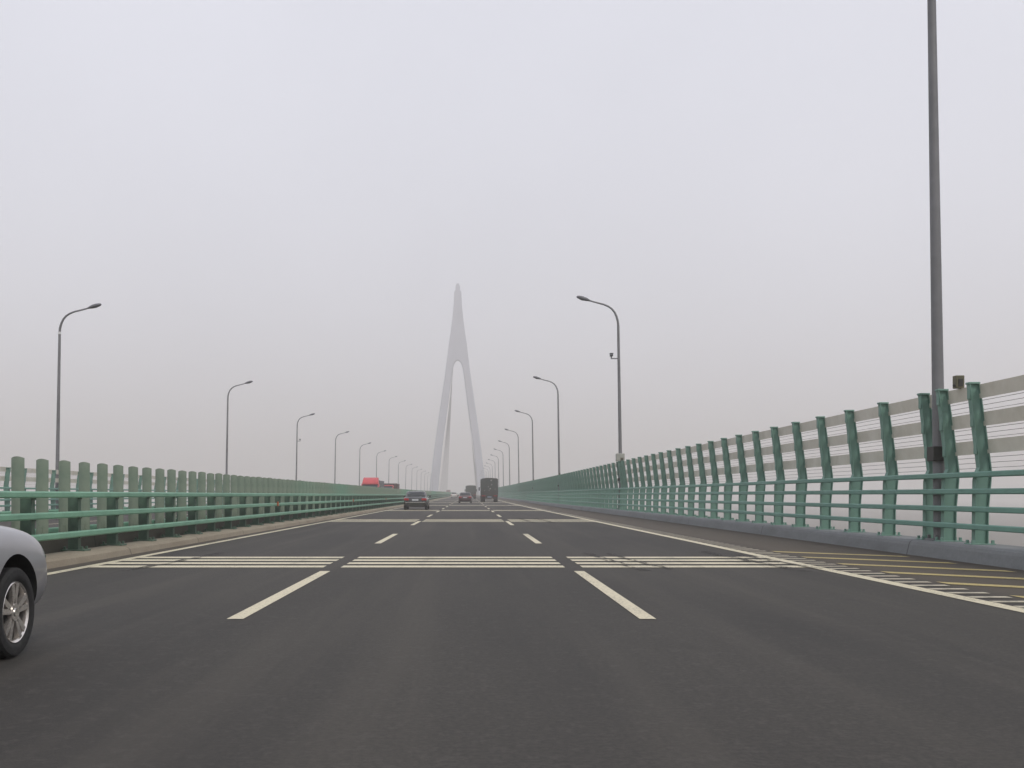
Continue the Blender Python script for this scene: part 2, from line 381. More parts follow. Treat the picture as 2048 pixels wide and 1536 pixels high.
# rubber tyre marks dragged across the bars
tm = bpy.data.materials.new("tyre_mark_rubber"); tm.use_nodes = True; tt_ = tm.node_tree; pp_ = tt_.nodes["Principled BSDF"]
tv = tt_.nodes.new("ShaderNodeTexCoord").outputs["Object"]; pp_.inputs["Base Color"].default_value = (0.045, 0.041, 0.036, 1); pp_.inputs["Roughness"].default_value = 0.8
tt_.links.new(nodes_math(tt_, 'MULTIPLY', smooth(tt_, noise(tt_, tv, 1.3, 4, 0.7, (6, 1, 1)), 0.40, 0.60), 0.75), pp_.inputs["Alpha"])
bm = bmesh.new()
for x0_, dx_, w_, ya_, yb_ in ((2.20, 0.35, 0.17, 15.6, 20.5), (2.62, 0.38, 0.15, 15.9, 20.2), (4.55, 0.30, 0.22, 15.4, 21.0), (5.0, 0.25, 0.16, 16.0, 19.8), (2.3, 0.25, 0.2, 42, 51), (3.1, 0.25, 0.2, 42, 51), (-4.9, -0.3, 0.16, 15.5, 20.5)):
    n_ = 8
    for k in range(n_):
        f0, f1 = k / n_, (k + 1) / n_; ya, yb = ya_ + (yb_ - ya_) * f0, ya_ + (yb_ - ya_) * f1
        xa, xb = x0_ + dx_ * (1 - f0) ** 1.5, x0_ + dx_ * (1 - f1) ** 1.5
        flat(bm, [(xa, ya), (xa + w_, ya), (xb + w_, yb), (xb, yb)], 0.011)
structure("tyre_marks", bm, tm, "dark rubber tyre marks across the cream speed bars", "tyre marks")
bm = bmesh.new()
for xc in (mir(RS), mir(LS)): sweep(bm, [(xc - 0.09, ZM), (xc + 0.09, ZM)], closed=False)
for xc in (mir(L1), mir(L2)):
    y = -20
    while y < 500:
        ys = ys_between(y, y + 6.0)
        for a, b in zip(ys, ys[1:]): flat(bm, [(xc - 0.075, a), (xc + 0.075, a), (xc + 0.075, b), (xc - 0.075, b)])
        y += 15
structure("opposite_lane_lines", bm, M['white'], "cream lane lines on the opposite road", "road marking")

# ------------------------------------------------------------------ edge fences
PZ = [(0.285, 8.635, 8.865), (0.90, 8.640, 8.872), (1.38, 8.648, 8.918), (1.50, 8.672, 8.925), (1.60, 8.715, 8.918), (2.33, 8.625, 8.820), (3.04, 8.545, 8.715)]
def px_at(z):
    for a, b in zip(PZ, PZ[1:]):
        if z <= b[0]:
            f = (z - a[0]) / (b[0] - a[0]); return (a[1] + (b[1] - a[1]) * f, a[2] + (b[2] - a[2]) * f)
    return PZ[-1][1:]
def fence_post_bm(top, mirror, simple=False, y=0.0, z0=0.0, bm=None):
    bm = bm or bmesh.new()
    zs = [p[0] for p in PZ if p[0] < top] + [top]
    def fx(x): return mir(x) if mirror else x
    def slab(sel, ya, yb):
        rows = []
        for z in zs:
            f, b = px_at(z); xa, xb = sel(f, b)
            rows.append([bm.verts.new((fx(X), y + Y, z0 + z)) for X, Y in ((xa, ya), (xb, ya), (xb, yb), (xa, yb))])
        for r0, r1 in zip(rows, rows[1:]):
            for k in range(4): bm.faces.new((r0[k], r0[(k + 1) % 4], r1[(k + 1) % 4], r1[k]))
        bm.faces.new(rows[0]); bm.faces.new(rows[-1][::-1])
    if simple:
        slab(lambda f, b: (f, b), -0.055, 0.055); return bm
    slab(lambda f, b: (f, f + 0.014), -0.065, 0.065)          # traffic-side flange
    slab(lambda f, b: (b - 0.014, b), -0.065, 0.065)          # sea-side flange
    slab(lambda f, b: (f + 0.012, b - 0.012), -0.018, 0.018)  # web
    for z in (1.96, 2.43, 2.90):                              # rail brackets on the traffic side
        if z > top: continue
        f, b = px_at(z)
        x0, x1 = sorted((fx(f - 0.010), fx(f + 0.004)))
        box(bm, x0, x1, y - 0.055, y + 0.055, z0 + z - 0.13, z0 + z + 0.10, 0.006)
    f, b = px_at(top); x0, x1 = sorted((fx(f - 0.018), fx(b + 0.008)))
    box(bm, x0, x1, y - 0.072, y + 0.072, z0 + top - 0.015, z0 + top + 0.02, 0.008)       # cap
    x0, x1 = sorted((fx(8.54), fx(8.96)))
    box(bm, x0, x1, y - 0.14, y + 0.14, z0 + 0.283, z0 + 0.303, 0.004)                   # base plate
    for bx_ in (8.58, 8.92):
        for by_ in (-0.10, 0.10): box(bm, fx(bx_) - 0.022, fx(bx_) + 0.022, y + by_ - 0.022, y + by_ + 0.022, z0 + 0.30, z0 + 0.36, 0.006)
    return bm

LAMP_Y = [19.55 + 41.0 * k for k in range(0, 17)]
def build_fence(name, label, mirror, top, group):
    t = thing(name, label, "fence", (0, 0, 0), 0, group)
    def fx(x): return mir(x) if mirror else x
    ys = [19.93 + 1.952 * k for k in range(-8, 400)]
    ys += [ly - 0.39 for ly in LAMP_Y[:8]]
    ys.sort()
    ys = [y for y in ys if y < 800]
    key = sorted(ys, key=lambda y: abs(y - 16) if y < 16 else (y - 16))
    near = set(key[:100])
    proto = None
    rest = bmesh.new()
    for y in ys:
        if y in near:
            if proto is None:
                o = proto = obj("post", fence_post_bm(top, mirror), M['green_post'], t)
            else:
                o = proto.copy(); COL.objects.link(o); o.parent = t
            o.location = (0, y, zr(y))
        elif y > 16:
            fence_post_bm(top, mirror, True, y, zr(y), rest)
    o = obj("post", rest, M['green_post'], t); o["kind"] = "stuff"
    for z in (1.476, 1.190, 0.887, 0.586):
        b = bmesh.new(); x0, x1 = sorted((fx(8.535), fx(8.632))); sweep(b, rrect(x0, x1, z - 0.048, z + 0.048, 0.016))
        obj("rail", b, M['green'], t, 40)
    for z in (1.96, 2.43, 2.90):
        if z > top: continue
        f, bk = px_at(z); b = bmesh.new()
        tilt = 0.025
        prof = [(bk, z - 0.118), (bk + 0.05, z - 0.11), (bk + 0.05 - tilt, z + 0.125), (bk - tilt, z + 0.118)]
        sweep(b, [(fx(x), zz) for x, zz in prof])
        obj("wide_rail", b, M['pale_rail'], t)
    for z in (1.60, 1.69, 1.78, 2.12, 2.20, 2.28, 2.59, 2.67, 2.75):
        if z > top: continue
        f, bk = px_at(z); b = bmesh.new(); x = fx(bk + 0.02); r = 0.0048
        sweep(b, [(x - r, z), (x, z - r), (x + r, z), (x, z + r)], 0, 400)
        obj("wire", b, M['wire'], t)
    return t
build_fence("bridge_fence", "tall green fence with pale wide upper rails along the right kerb", False, 3.04, None)
build_fence("bridge_fence", "lower green fence on the far edge beyond the opposite road", True, 2.50, None)

# ------------------------------------------------------------------ median guardrails and glare screen
def build_guardrail(label, mirror):
    t = thing("guardrail", label, "guardrail", (0, 0, 0), 0, None)
    def fx(x): return mir(x) if mirror else x
    def post(bm, y, z0, simple=False):
        x0, x1 = sorted((fx(-6.98), fx(-6.80)))
        box(bm, x0, x1, y - 0.07, y + 0.07, z0 + 0.13, z0 + 1.10, 0 if simple else 0.006)
        if simple: return
        x0, x1 = sorted((fx(-7.08), fx(-6.66))); box(bm, x0, x1, y - 0.15, y + 0.15, z0 + 0.155, z0 + 0.185, 0.004)
        for z in (1.135, 0.80, 0.46):
            x0, x1 = sorted((fx(-6.80), fx(-6.775))); box(bm, x0, x1, y - 0.05, y + 0.05, z0 + z - 0.08, z0 + z + 0.03)
        for sx in (-6.72, -7.02):
            for sy in (-0.11, 0.11): box(bm, fx(sx) - 0.02, fx(sx) + 0.02, y + sy - 0.02, y + sy + 0.02, z0 + 0.18, z0 + 0.235, 0.005)
    ys = [18.34 + 1.95 * k for k in range(-7, 300)]
    proto = None; rest = bmesh.new()
    for i, y in enumerate(ys):
        if i < 100:
            if proto is None:
                b = bmesh.new(); post(b, 0, 0); o = proto = obj("post", b, M['green_dark'], t)
            else:
                o = proto.copy(); COL.objects.link(o); o.parent = t
            o.location = (0, y, zr(y))
        else: post(rest, y, zr(y), True)
    o = obj("post", rest, M['green_dark'], t); o["kind"] = "stuff"
    for z in (1.135, 0.80, 0.46):
        b = bmesh.new(); x0, x1 = sorted((fx(-6.78), fx(-6.66))); sweep(b, rrect(x0, x1, z - 0.052, z + 0.052, 0.02))
        obj("rail", b, M['green_rail'], t, 40)
    if not mirror:
        for y in (12.7, 36.5, 60.3, 84.1, 107.9):
            b = bmesh.new(); box(b, -6.664, -6.615, y - 0.05, y + 0.05, zr(y) + 0.745, zr(y) + 0.90, 0.01)
            obj("reflector", b, M['reflector'], t)
    return t
build_guardrail("mint green three rail guardrail along the left lane", False)
build_guardrail("green guardrail on the opposite side of the median", True)

scr = thing("anti_glare_screen", "row of tall olive green anti-glare boards behind the left guardrail", "anti-glare fence")
def board(bm, y, z0, wj=0.0):
    w, n = 0.105, 8
    front, back = [], []
    zt = 1.76; zb = 0.44
    cols = []
    for k in range(n + 1):
        u = -1 + 2 * k / n; x = CX + u * w; yy = y + 0.045 * u * u
        top = zt - 0.026 * (u * u)
        cols.append([(x, yy, z0 + zb), (x, yy, z0 + top), (x, yy + 0.012, z0 + top), (x, yy + 0.012, z0 + zb)])
    zt0 = z0 + 0.10
    box(bm, CX - 0.035, CX + 0.035, y - 0.03, y + 0.005, zt0, z0 + 0.60)
    vs = [[bm.verts.new(c) for c in col] for col in cols]
    for a, b in zip(vs, vs[1:]):
        for k in range(4): bm.faces.new((a[k], b[k], b[(k + 1) % 4], a[(k + 1) % 4]))
    bm.faces.new(vs[0]); bm.faces.new(vs[-1][::-1])
bys = [16.94 + 0.975 * k for k in range(-10, 560)]
proto = None; rest = bmesh.new()
for i, y in enumerate(bys):
    if i < 100:
        if proto is None:
            b = bmesh.new(); board(b, 0, 0); o = proto = obj("board", b, M['board'], scr, 50)
        else:
            o = proto.copy(); COL.objects.link(o); o.parent = scr
        o.location = (0, y + random.uniform(-.012, .012), zr(y) + random.uniform(-.012, .006)); o.rotation_euler = (random.uniform(-.012, .012), 0, 0)
    else: board(rest, y, zr(y))
o = obj("board", rest, M['board'], scr, 50); o["kind"] = "stuff"
# ------------------------------------------------------------------ street lamps
ORD = ["first", "second", "third", "fourth", "fifth", "sixth", "seventh", "eighth", "ninth", "tenth", "eleventh", "twelfth", "thirteenth", "fourteenth", "fifteenth", "sixteenth", "seventeenth"]
def make_lamp(k, side):
    """side=+1: right fence, arm reaches to -X; side=-1 mirrored"""
    y = LAMP_Y[k]; s = side
    x = 8.78 if s > 0 else (-23.78 if k == 1 else -23.50)
    hs = 1.0 if s > 0 else 0.965
    seg = 14 if k < 4 else 8
    t = bpy.data.objects.new("street_lamp", None); link(t); t.location = (x, y, zr(y))
    lean = 0.016
    def P(dx, z): return (-s * (dx + lean * z), 0, z * hs)
    b = bmesh.new(); zz = [0.285, 1.5, 3.0, 5.0, 7.0, 9.0, 10.9]
    tube(b, [P(0, z) for z in zz], [0.118 - 0.0042 * z for z in zz], seg)
    if k < 6:
        box(b, -0.21, 0.21, -0.21, 0.21, 0.283, 0.318, 0.005)
        for a_ in (-0.15, 0.15):
            for c_ in (-0.15, 0.15): box(b, a_ - 0.025, a_ + 0.025, c_ - 0.025, c_ + 0.025, 0.315, 0.39, 0.006)
    obj("pole", b, M['galv'], t, 50)
    b = bmesh.new()
    arm = [(0, 10.9), (0.02, 11.15), (0.09, 11.42), (0.20, 11.67), (0.36, 11.87), (0.56, 12.01), (0.82, 12.12), (1.09, 12.19), (1.36, 12.26), (1.70, 12.36)]
    tube(b, [P(a - 0.0, z) for a, z in arm], [0.070, 0.068, 0.064, 0.060, 0.057, 0.054, 0.050, 0.047, 0.044, 0.042], seg)
    obj("arm", b, M['galv'], t, 50)
    b = bmesh.new(); hp = [(1.60, 12.33), (1.70, 12.37), (1.85, 12.42), (2.05, 12.48), (2.22, 12.53), (2.34, 12.56), (2.38, 12.57)]
    hr = [0.045, 0.07, 0.105, 0.115, 0.10, 0.065, 0.02]
    tube(b, [P(a, z) for a, z in hp], hr, seg)
    for v in b.verts: v.co.y *= 1.25
    hd = obj("lamp_head", b, M['lampgrey'], t, 60)
    if k < 6:
        b = bmesh.new(); lx = [P(a, z - 0.06) for a, z in ((1.85, 12.42), (2.05, 12.475), (2.24, 12.53))]
        tube(b, lx, [0.04, 0.075, 0.04], 8); obj("lens", b, M['lens'], hd, 60)
    return t
GR, GL = "street lamps along the right fence", "street lamps on the far left fence"
lamps = []
for k in range(len(LAMP_Y)):
    t = make_lamp(k, 1)
    if k == 0: lab = "huge grey lamp post in the right fence, running out of the top of the photo"
    elif k == 1: lab = "grey lamp on the right carrying a small camera and a pale cabinet"
    else: lab = "grey arched street lamp, %s along the right fence" % ORD[k]
    tag(t, lab, "street lamp", GR); lamps.append(t)
    s = 1
    if k == 0:
        b = bmesh.new(); box(b, -0.20, 0.13, -0.16, 0.13, 1.76, 2.03, 0.01); obj("clamp", b, M['darkmetal'], t)
    elif k < 4:
        b = bmesh.new(); box(b, -0.20, 0.15, -0.14, 0.14, 1.95, 2.10, 0.01); obj("clamp", b, M['darkmetal'], t)
    if k == 1:
        b = bmesh.new(); box(b, -0.30, 0.17, -0.2, 0.2, 3.08, 3.52, 0.02); c = obj("cabinet", b, M['box_pale'], t)
        b = bmesh.new(); box(b, -0.25, 0.12, -0.212, -0.198, 3.14, 3.46, 0.005); obj("door", b, M['box_pale'], c)
def add_camera(t, s, z):
    xo = -s * 0.016 * z
    b = bmesh.new(); x0, x1 = sorted((xo - s * 0.46, xo - s * 0.04)); box(b, x0, x1, -0.03, 0.03, z - 0.03, z + 0.03, 0.008)
    x0, x1 = sorted((xo - s * 0.46, xo - s * 0.40)); box(b, x0, x1, -0.03, 0.03, z, z + 0.12)
    br = obj("camera_bracket", b, M['galv'], t)
    b = bmesh.new(); xc = xo - s * 0.43
    box(b, xc - 0.08, xc + 0.08, -0.20, 0.16, z + 0.12, z + 0.27, 0.03); box(b, xc - 0.10, xc + 0.10, -0.26, 0.17, z + 0.27, z + 0.29, 0.005)
    disc(b, xc - 0.07, -0.22, z + 0.19, 0.05, xc + 0.07, 12)
    obj("security_camera", b, M['lampgrey'], br, 50)
add_camera(lamps[1], 1, 9.0)
for k in range(1, len(LAMP_Y)):
    t = make_lamp(k, -1)
    if k == 1: lab = "leftmost grey street lamp with a bright band under its arm"
    elif k == 3: lab = "grey street lamp on the left side with a small camera on its pole"
    else: lab = "grey arched street lamp, %s from the left across the opposite road" % ORD[k - 1]
    tag(t, lab, "street lamp", GL)
    if k == 1:
        b = bmesh.new(); z = 10.85 * 0.965; tube(b, [(0.016 * 10.85, 0, z - 0.07), (0.016 * 10.9, 0, z + 0.07)], 0.092, 16); obj("joint_band", b, M['silver_band'], t, 50)
    if k == 3: add_camera(t, -1, 8.4)

# little control boxes clipped on the top rail beside each lamp
proto = None
for k in range(0, 5):
    y = LAMP_Y[k] - 0.93
    lab = ["olive control box on the top rail beside the huge lamp post", "small box on the top rail by the lamp with the cabinet",
           "small box on the fence top beside the third right lamp", "small box on the fence top beside the fourth right lamp",
           "small box on the fence top beside the fifth right lamp"][k]
    if proto is None:
        proto = thing("control_box", lab, "control box", (8.68, y, zr(y) + 3.02), 0, "control boxes along the right fence")
        b = bmesh.new(); box(b, -0.075, 0.075, -0.07, 0.07, 0.0, 0.225, 0.008); body = obj("housing", b, M['box_olive'], proto)
        b = bmesh.new(); box(b, -0.035, 0.045, -0.082, -0.068, 0.03, 0.16, 0.004); obj("door", b, M['darkmetal'], proto)
        b = bmesh.new(); disc(b, -0.11, -0.03, 0.05, 0.02, -0.074, 10); obj("cable_gland", b, M['darkmetal'], proto)
        c = proto
    else:
        c = copy_tree(proto); c.location = (8.68, y, zr(y) + 3.02); c["label"] = lab

# ------------------------------------------------------------------ pylons
def pylon(y, label):
    z0 = zr(y)
    t = thing("bridge_tower", label, "bridge tower", (CX - 0.9, y, z0))
    OUT = [(-16.5, 19.5), (-10, 22.0), (0, 21.0), (17.7, 19.1), (34.9, 17.0), (60.7, 13.4), (86.6, 9.55), (97, 8.2)]
    INN = [(-16.5, 13.2), (-10, 15.6), (0, 14.7), (17.7, 13.1), (34.9, 11.4), (60.7, 7.9), (86.6, 4.5), (93, 3.5), (95.5, 2.8), (97, 2.1)]
    def lerp(tab, z):
        for (a, x), (b_, x2) in zip(tab, tab[1:]):
            if z <= b_: return x + (x2 - x) * (z - a) / (b_ - a)
        return tab[-1][1]
    def depth(z): return 4.6 - 2.0 * max(0, z) / 155
    for s in (-1, 1):
        b = bmesh.new(); rows = []
        for z in (-16.5, -10, -5, 0, 17.7, 34.9, 48, 60.7, 73, 86.6, 93, 95.5, 97):
            o_, i_ = lerp(OUT, z), lerp(INN, z); dd = depth(z); c_ = 0.7
            rows.append([b.verts.new((s * X, Y, z)) for X, Y in ((i_ + c_, -dd), (o_ - c_, -dd), (o_, -dd + c_), (o_, dd - c_), (o_ - c_, dd), (i_ + c_, dd), (i_, dd - c_), (i_, -dd + c_))])
        for r0, r1 in zip(rows, rows[1:]):
            for k in range(8): b.faces.new((r0[k], r0[(k + 1) % 8], r1[(k + 1) % 8], r1[k]))
        b.faces.new(rows[0]); b.faces.new(rows[-1][::-1])
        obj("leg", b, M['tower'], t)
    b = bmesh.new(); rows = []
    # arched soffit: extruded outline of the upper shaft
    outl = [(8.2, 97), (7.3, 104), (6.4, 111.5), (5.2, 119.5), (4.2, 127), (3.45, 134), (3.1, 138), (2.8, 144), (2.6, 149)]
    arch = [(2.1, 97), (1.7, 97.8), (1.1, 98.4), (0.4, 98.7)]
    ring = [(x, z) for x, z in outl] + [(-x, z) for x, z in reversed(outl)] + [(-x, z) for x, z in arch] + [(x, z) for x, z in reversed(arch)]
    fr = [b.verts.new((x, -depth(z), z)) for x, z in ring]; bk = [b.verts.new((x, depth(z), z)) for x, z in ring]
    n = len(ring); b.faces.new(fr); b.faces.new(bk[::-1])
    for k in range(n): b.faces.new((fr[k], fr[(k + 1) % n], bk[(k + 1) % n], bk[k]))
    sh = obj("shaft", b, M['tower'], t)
    b = bmesh.new(); box(b, -1.7, 1.7, -2.0, 2.0, 149, 153.2, 0.2); box(b, -1.1, 1.1, -1.3, 1.3, 153.2, 154.8, 0.2); obj("cap", b, M['tower'], sh)
    b = bmesh.new(); box(b, -16.5, 16.5, -3.2, 3.2, -8.5, -4.5, 0.3); obj("crossbeam", b, M['tower'], t)
    for s in (-1, 1):            # stay cables of the span beyond, one plane on each deck edge
        for k in range(20):
            f = k / 19; yd = 96 + 300 * f
            b = bmesh.new(); tube(b, [(s * 1.4, depth(115), 112 + 34 * f), (s * 16.1, yd, 0.6 + zr(y + yd) - z0)], 0.075, 6)
            obj("stay_cable", b, M['cable'], t)
    return t
pylon(770, "tall A-shaped concrete pylon rising over the bridge in the haze")

# ------------------------------------------------------------------ vehicles
def bake(o):
    dg = bpy.context.evaluated_depsgraph_get(); me = bpy.data.meshes.new_from_object(o.evaluated_get(dg), depsgraph=dg)
    o.modifiers.clear(); o.data = me; return o

def wheel(parent, x, y, r, w, s, fancy=False, tyre_m='tyre', rim_m='alloy'):
    """outer face at x (side s), tyre w wide"""
    e = bmesh.new(); k = 0.03; ri = r * 0.68
    prof = [(-s * w, ri), (-s * w, r - 0.03), (-s * (w - 0.025), r - 0.004), (-s * 0.025, r - 0.004), (-s * 0.006, r - 0.02), (0, r - 0.055), (-s * 0.004, ri + 0.015), (-s * 0.02, ri)]
    lathe_x(e, prof, x, y, r, 40 if fancy else 20)
    wobj = obj("wheel", e, M[tyre_m], parent, 40)
    e = bmesh.new()
    if fancy:
        lathe_x(e, [(-s * 0.018, ri + 0.004), (-s * 0.010, ri - 0.004), (-s * 0.022, ri - 0.018), (-s * 0.10, ri - 0.03), (-s * 0.17, ri - 0.012), (-s * 0.17, ri + 0.004)], x, y, r, 40)
        disc(e, x - s * 0.050, y, r, 0.06, x - s * 0.014, 20)
        for a in range(5):
            for da in (-0.20, 0.20):
                ang = 2 * math.pi * a / 5 + 0.31
                d0 = Vector((0, math.cos(ang + da * 0.35), math.sin(ang + da * 0.35))) * 0.04
                d1 = Vector((0, math.cos(ang + da), math.sin(ang + da))) * (ri - 0.006)
                tn = Vector((0, -math.sin(ang), math.cos(ang)))
                q = []
                for P0, hw, xo in ((d0, 0.021, -0.020), (d1, 0.020, -0.014)):
                    for sx in (0, -0.035):
                        for sg in (-1, 1): q.append(e.verts.new(Vector((x + s * (xo + sx), y, r)) + P0 + tn * hw * sg))
                a0, a1, a2, a3, b0, b1, b2, b3 = q
                for f in ((a0, a1, b1, b0), (a2, a3, b3, b2), (a0, a2, b2, b0), (a1, a3, b3, b1), (a0, a1, a3, a2), (b0, b1, b3, b2)): e.faces.new(f)
        rm = obj("rim", e, M[rim_m], wobj, 35)
        e = bmesh.new(); disc(e, x - s * 0.15, y, r, ri - 0.02, x - s * 0.12, 32); obj("brake_disc", e, M['dark'], wobj)
        e = bmesh.new(); disc(e, x - s * 0.016, y, r, 0.028, x - s * 0.008, 20); obj("hub_cap", e, M['chrome'], wobj)
    else:
        disc(e, x - s * 0.06, y, r, ri, x - s * 0.02, 20); disc(e, x - s * 0.02, y, r, ri * 0.3, x + s * 0.005, 12)
        obj("rim", e, M[rim_m], wobj)
    return wobj

def sedan(name, label, cat, loc, paint, L=4.6, Wd=1.78, H=1.45, fancy=False, hatch=False, trim='chrome', group=None):
    t = thing(name, label, cat, loc, 0, group)
    h = L / 2; w = Wd / 2; P = M[paint]
    # stations: y, half width, bottom, top
    tz = 0.98 if not hatch else 1.0
    st = [(-h, w * .70, .42, .80), (-h + .05, w * .86, .32, .92), (-h + .18, w * .94, .27, tz - .01), (-h + .55, w * .98, .24, tz), (-h + 1.1, w, .22, tz - .02), (-.4, w, .20, .94), (.5, w, .20, .96),
          (h - 1.45, w * 1.0, .21, .975), (h - .85, w * .99, .23, .945), (h - .44, w * .985, .24, .89), (h - .22, w * .945, .27, .80), (h - .09, w * .86, .33, .69), (h - .03, w * .72, .40, .58)]
    b = bmesh.new(); rows = []
    for y, ww, zb, zt in st:
        q = [(0, zb), (ww * .60, zb), (ww * .90, zb + .02), (ww * .975, zb + .12), (ww, zb + (zt - zb) * .45), (ww * .99, zb + (zt - zb) * .72), (ww * .955, zt - .055), (ww * .86, zt - .012), (ww * .5, zt + .015), (0, zt + .022)]
        full = [(-x, z) for x, z in reversed(q[1:-1])]
        ring = q + full
        rows.append([b.verts.new((x, y, z)) for x, z in ring])
    n = len(rows[0])
    for r0, r1 in zip(rows, rows[1:]):
        for k in range(n): b.faces.new((r0[k], r0[(k + 1) % n], r1[(k + 1) % n], r1[k]))
    b.faces.new(rows[0]); b.faces.new(rows[-1][::-1])
    body = obj("body", b, P, t)
    me = body.data; me.materials.append(M['dark'])
    ss = body.modifiers.new("s", 'SUBSURF'); ss.levels = 2 if fancy else 1; ss.render_levels = ss.levels
    # wheel arches
    wy = (h - .86, -h + 1.02); wr = .315
    b = bmesh.new()
    for yy in wy:
        for s in (-1, 1): disc(b, s * (w - .30), yy, wr + .015, wr + .075, s * (w + .2), 40 if fancy else 24)
    cut = obj("cutter", b, M['dark'], None, None, [P, M['dark']]); cut.location = loc
    for p in cut.data.polygons: p.material_index = 1
    bo = body.modifiers.new("b", 'BOOLEAN'); bo.object = cut; bo.operation = 'DIFFERENCE'; bo.solver = 'EXACT'
    bpy.context.view_layer.update(); bake(body)
    bpy.data.objects.remove(cut)
    for p in body.data.polygons: p.use_smooth = True
    try: body.data.set_sharp_from_angle(angle=R(38))
    except Exception: pass
    for yy in wy:
        for s in (-1, 1): wheel(t, s * (w - .012), yy, wr, .21, s, fancy)
    # cabin
    y_r0, y_r1 = (-h + .62, -h + 1.28) if not hatch else (-h + .12, -h + .42)
    y_f0, y_f1 = h - 1.22, h - 1.98
    def surf(tt, a, off=0.0):
        e = 2 / 3.6
        yr = y_r0 + (y_r1 - y_r0) * tt ** 1.15; yf = y_f0 + (y_f1 - y_f0) * tt ** 1.1
        wc = w * (.90 - .235 * tt ** 1.3); z = .90 + (H - .93) * math.sin(tt * math.pi / 2) ** .85 if tt > 0 else .90
        c, s_ = math.cos(a), math.sin(a)
        x = (wc + off) * math.copysign(abs(c) ** e, c); y = (yr + yf) / 2 + ((yf - yr) / 2 + off) * math.copysign(abs(s_) ** e, s_)
        return Vector((x, y, z + off * .3))
    b = bmesh.new(); rows = []; ts = [0, .15, .3, .45, .6, .75, .88, 1.0]; na = 48
    for tt in ts: rows.append([b.verts.new(surf(tt, 2 * math.pi * k / na)) for k in range(na)])
    cen = surf(1, 0); cy = (y_r1 + y_f1) / 2
    inner = [b.verts.new((v.co.x * .55, cy + (v.co.y - cy) * .6, H - .008)) for v in rows[-1]]
    rows.append(inner)
    for r0, r1 in zip(rows, rows[1:]):
        for k in range(na): b.faces.new((r0[k], r0[(k + 1) % na], r1[(k + 1) % na], r1[k]))
    b.faces.new(inner)
    roof = obj("roof", b, P, t, 40)
    def glass(name, t0, t1, a0, a1, nT=6, nA=14):
        b = bmesh.new(); g = [[b.verts.new(surf(t0 + (t1 - t0) * i / nT, a0 + (a1 - a0) * j / nA, .007)) for j in range(nA + 1)] for i in range(nT + 1)]
        for i in range(nT):
            for j in range(nA): b.faces.new((g[i][j], g[i][j + 1], g[i + 1][j + 1], g[i + 1][j]))
        return obj(name, b, M['glass'], t, 60)
    glass("windscreen", .10, .90, R(90 - 50), R(90 + 50)); glass("rear_window", .14, .88, R(270 - 50), R(270 + 50))
    for s in (0, 180):
        glass("window", .14, .80, R(s + 2), R(s + 26)); glass("window", .14, .80, R(s - 26), R(s - 2))
    # lights and trim
    for s in (-1, 1):
        b = bmesh.new(); x0, x1 = sorted((s * w * .52, s * w * .93)); box(b, x0, x1, -h - .012, -h + .20, .72, .88, .03); obj("tail_light", b, M['taillight'], t, 40)
        b = bmesh.new(); x0, x1 = sorted((s * w * .48, s * w * .84)); box(b, x0, x1, h - .38, h - .13, .60, .71, .03); obj("headlight", b, M['headlight'], t, 40)
        b = bmesh.new(); x0, x1 = sorted((s * (w - .02), s * (w + .15))); box(b, x0, x1, h - 1.62, h - 1.50, .94, 1.07, .03); obj("mirror", b, P, t, 40)
        for yy in (-.55, .35):
            b = bmesh.new(); x0, x1 = sorted((s * (w - .03), s * (w + .012))); box(b, x0, x1, yy - .09, yy + .09, .78, .81, .008); obj("door_handle", b, P, t)
        b = bmesh.new(); tube(b, [(s * w * .5, -h + .1, .27), (s * w * .5, -h - .02, .27)], .03, 10); obj("exhaust", b, M['darkmetal'], t)
    b = bmesh.new(); box(b, -.24, .24, -h - .022, -h + .06, .70, .82, .006); obj("number_plate", b, M['plate'], t)
    b = bmesh.new(); box(b, -w * .84, w * .84, -h - .02, -h + .10, .56, .60, .01); obj("bumper_trim", b, M[trim], t)
    b = bmesh.new(); box(b, -w * .70, w * .70, -h + .0, -h + .16, .27, .36, .02); obj("lower_bumper", b, M['dark'], t)
    b = bmesh.new(); box(b, -w * .42, w * .42, h - .14, h - .04, .47, .60, .02); obj("grille", b, M['dark'], t)
    return t

sedan("silver_car", "silver car at the left edge with only its front wheel and wing in view", "car", (-4.015, 7.30 - (2.32 - .86), 0), 'silver', 4.64, 1.78, 1.46, True)
sedan("black_car", "black saloon car with pale number plate in the left lane", "car", (-4.05, 79 + 2.4, zr(80)), 'black_paint', 4.8, 1.84, 1.45)
sedan("maroon_car", "dark maroon saloon with red tail lights in the middle lane", "car", (-0.50, 136 + 2.3, zr(137)), 'maroon', 4.6, 1.76, 1.45, trim='darkmetal')
sedan("white_car", "small white car far ahead in the left lane", "car", (-4.1, 285 + 2.1, zr(286)), 'white_paint', 4.3, 1.74, 1.55, hatch=True, trim='darkmetal')

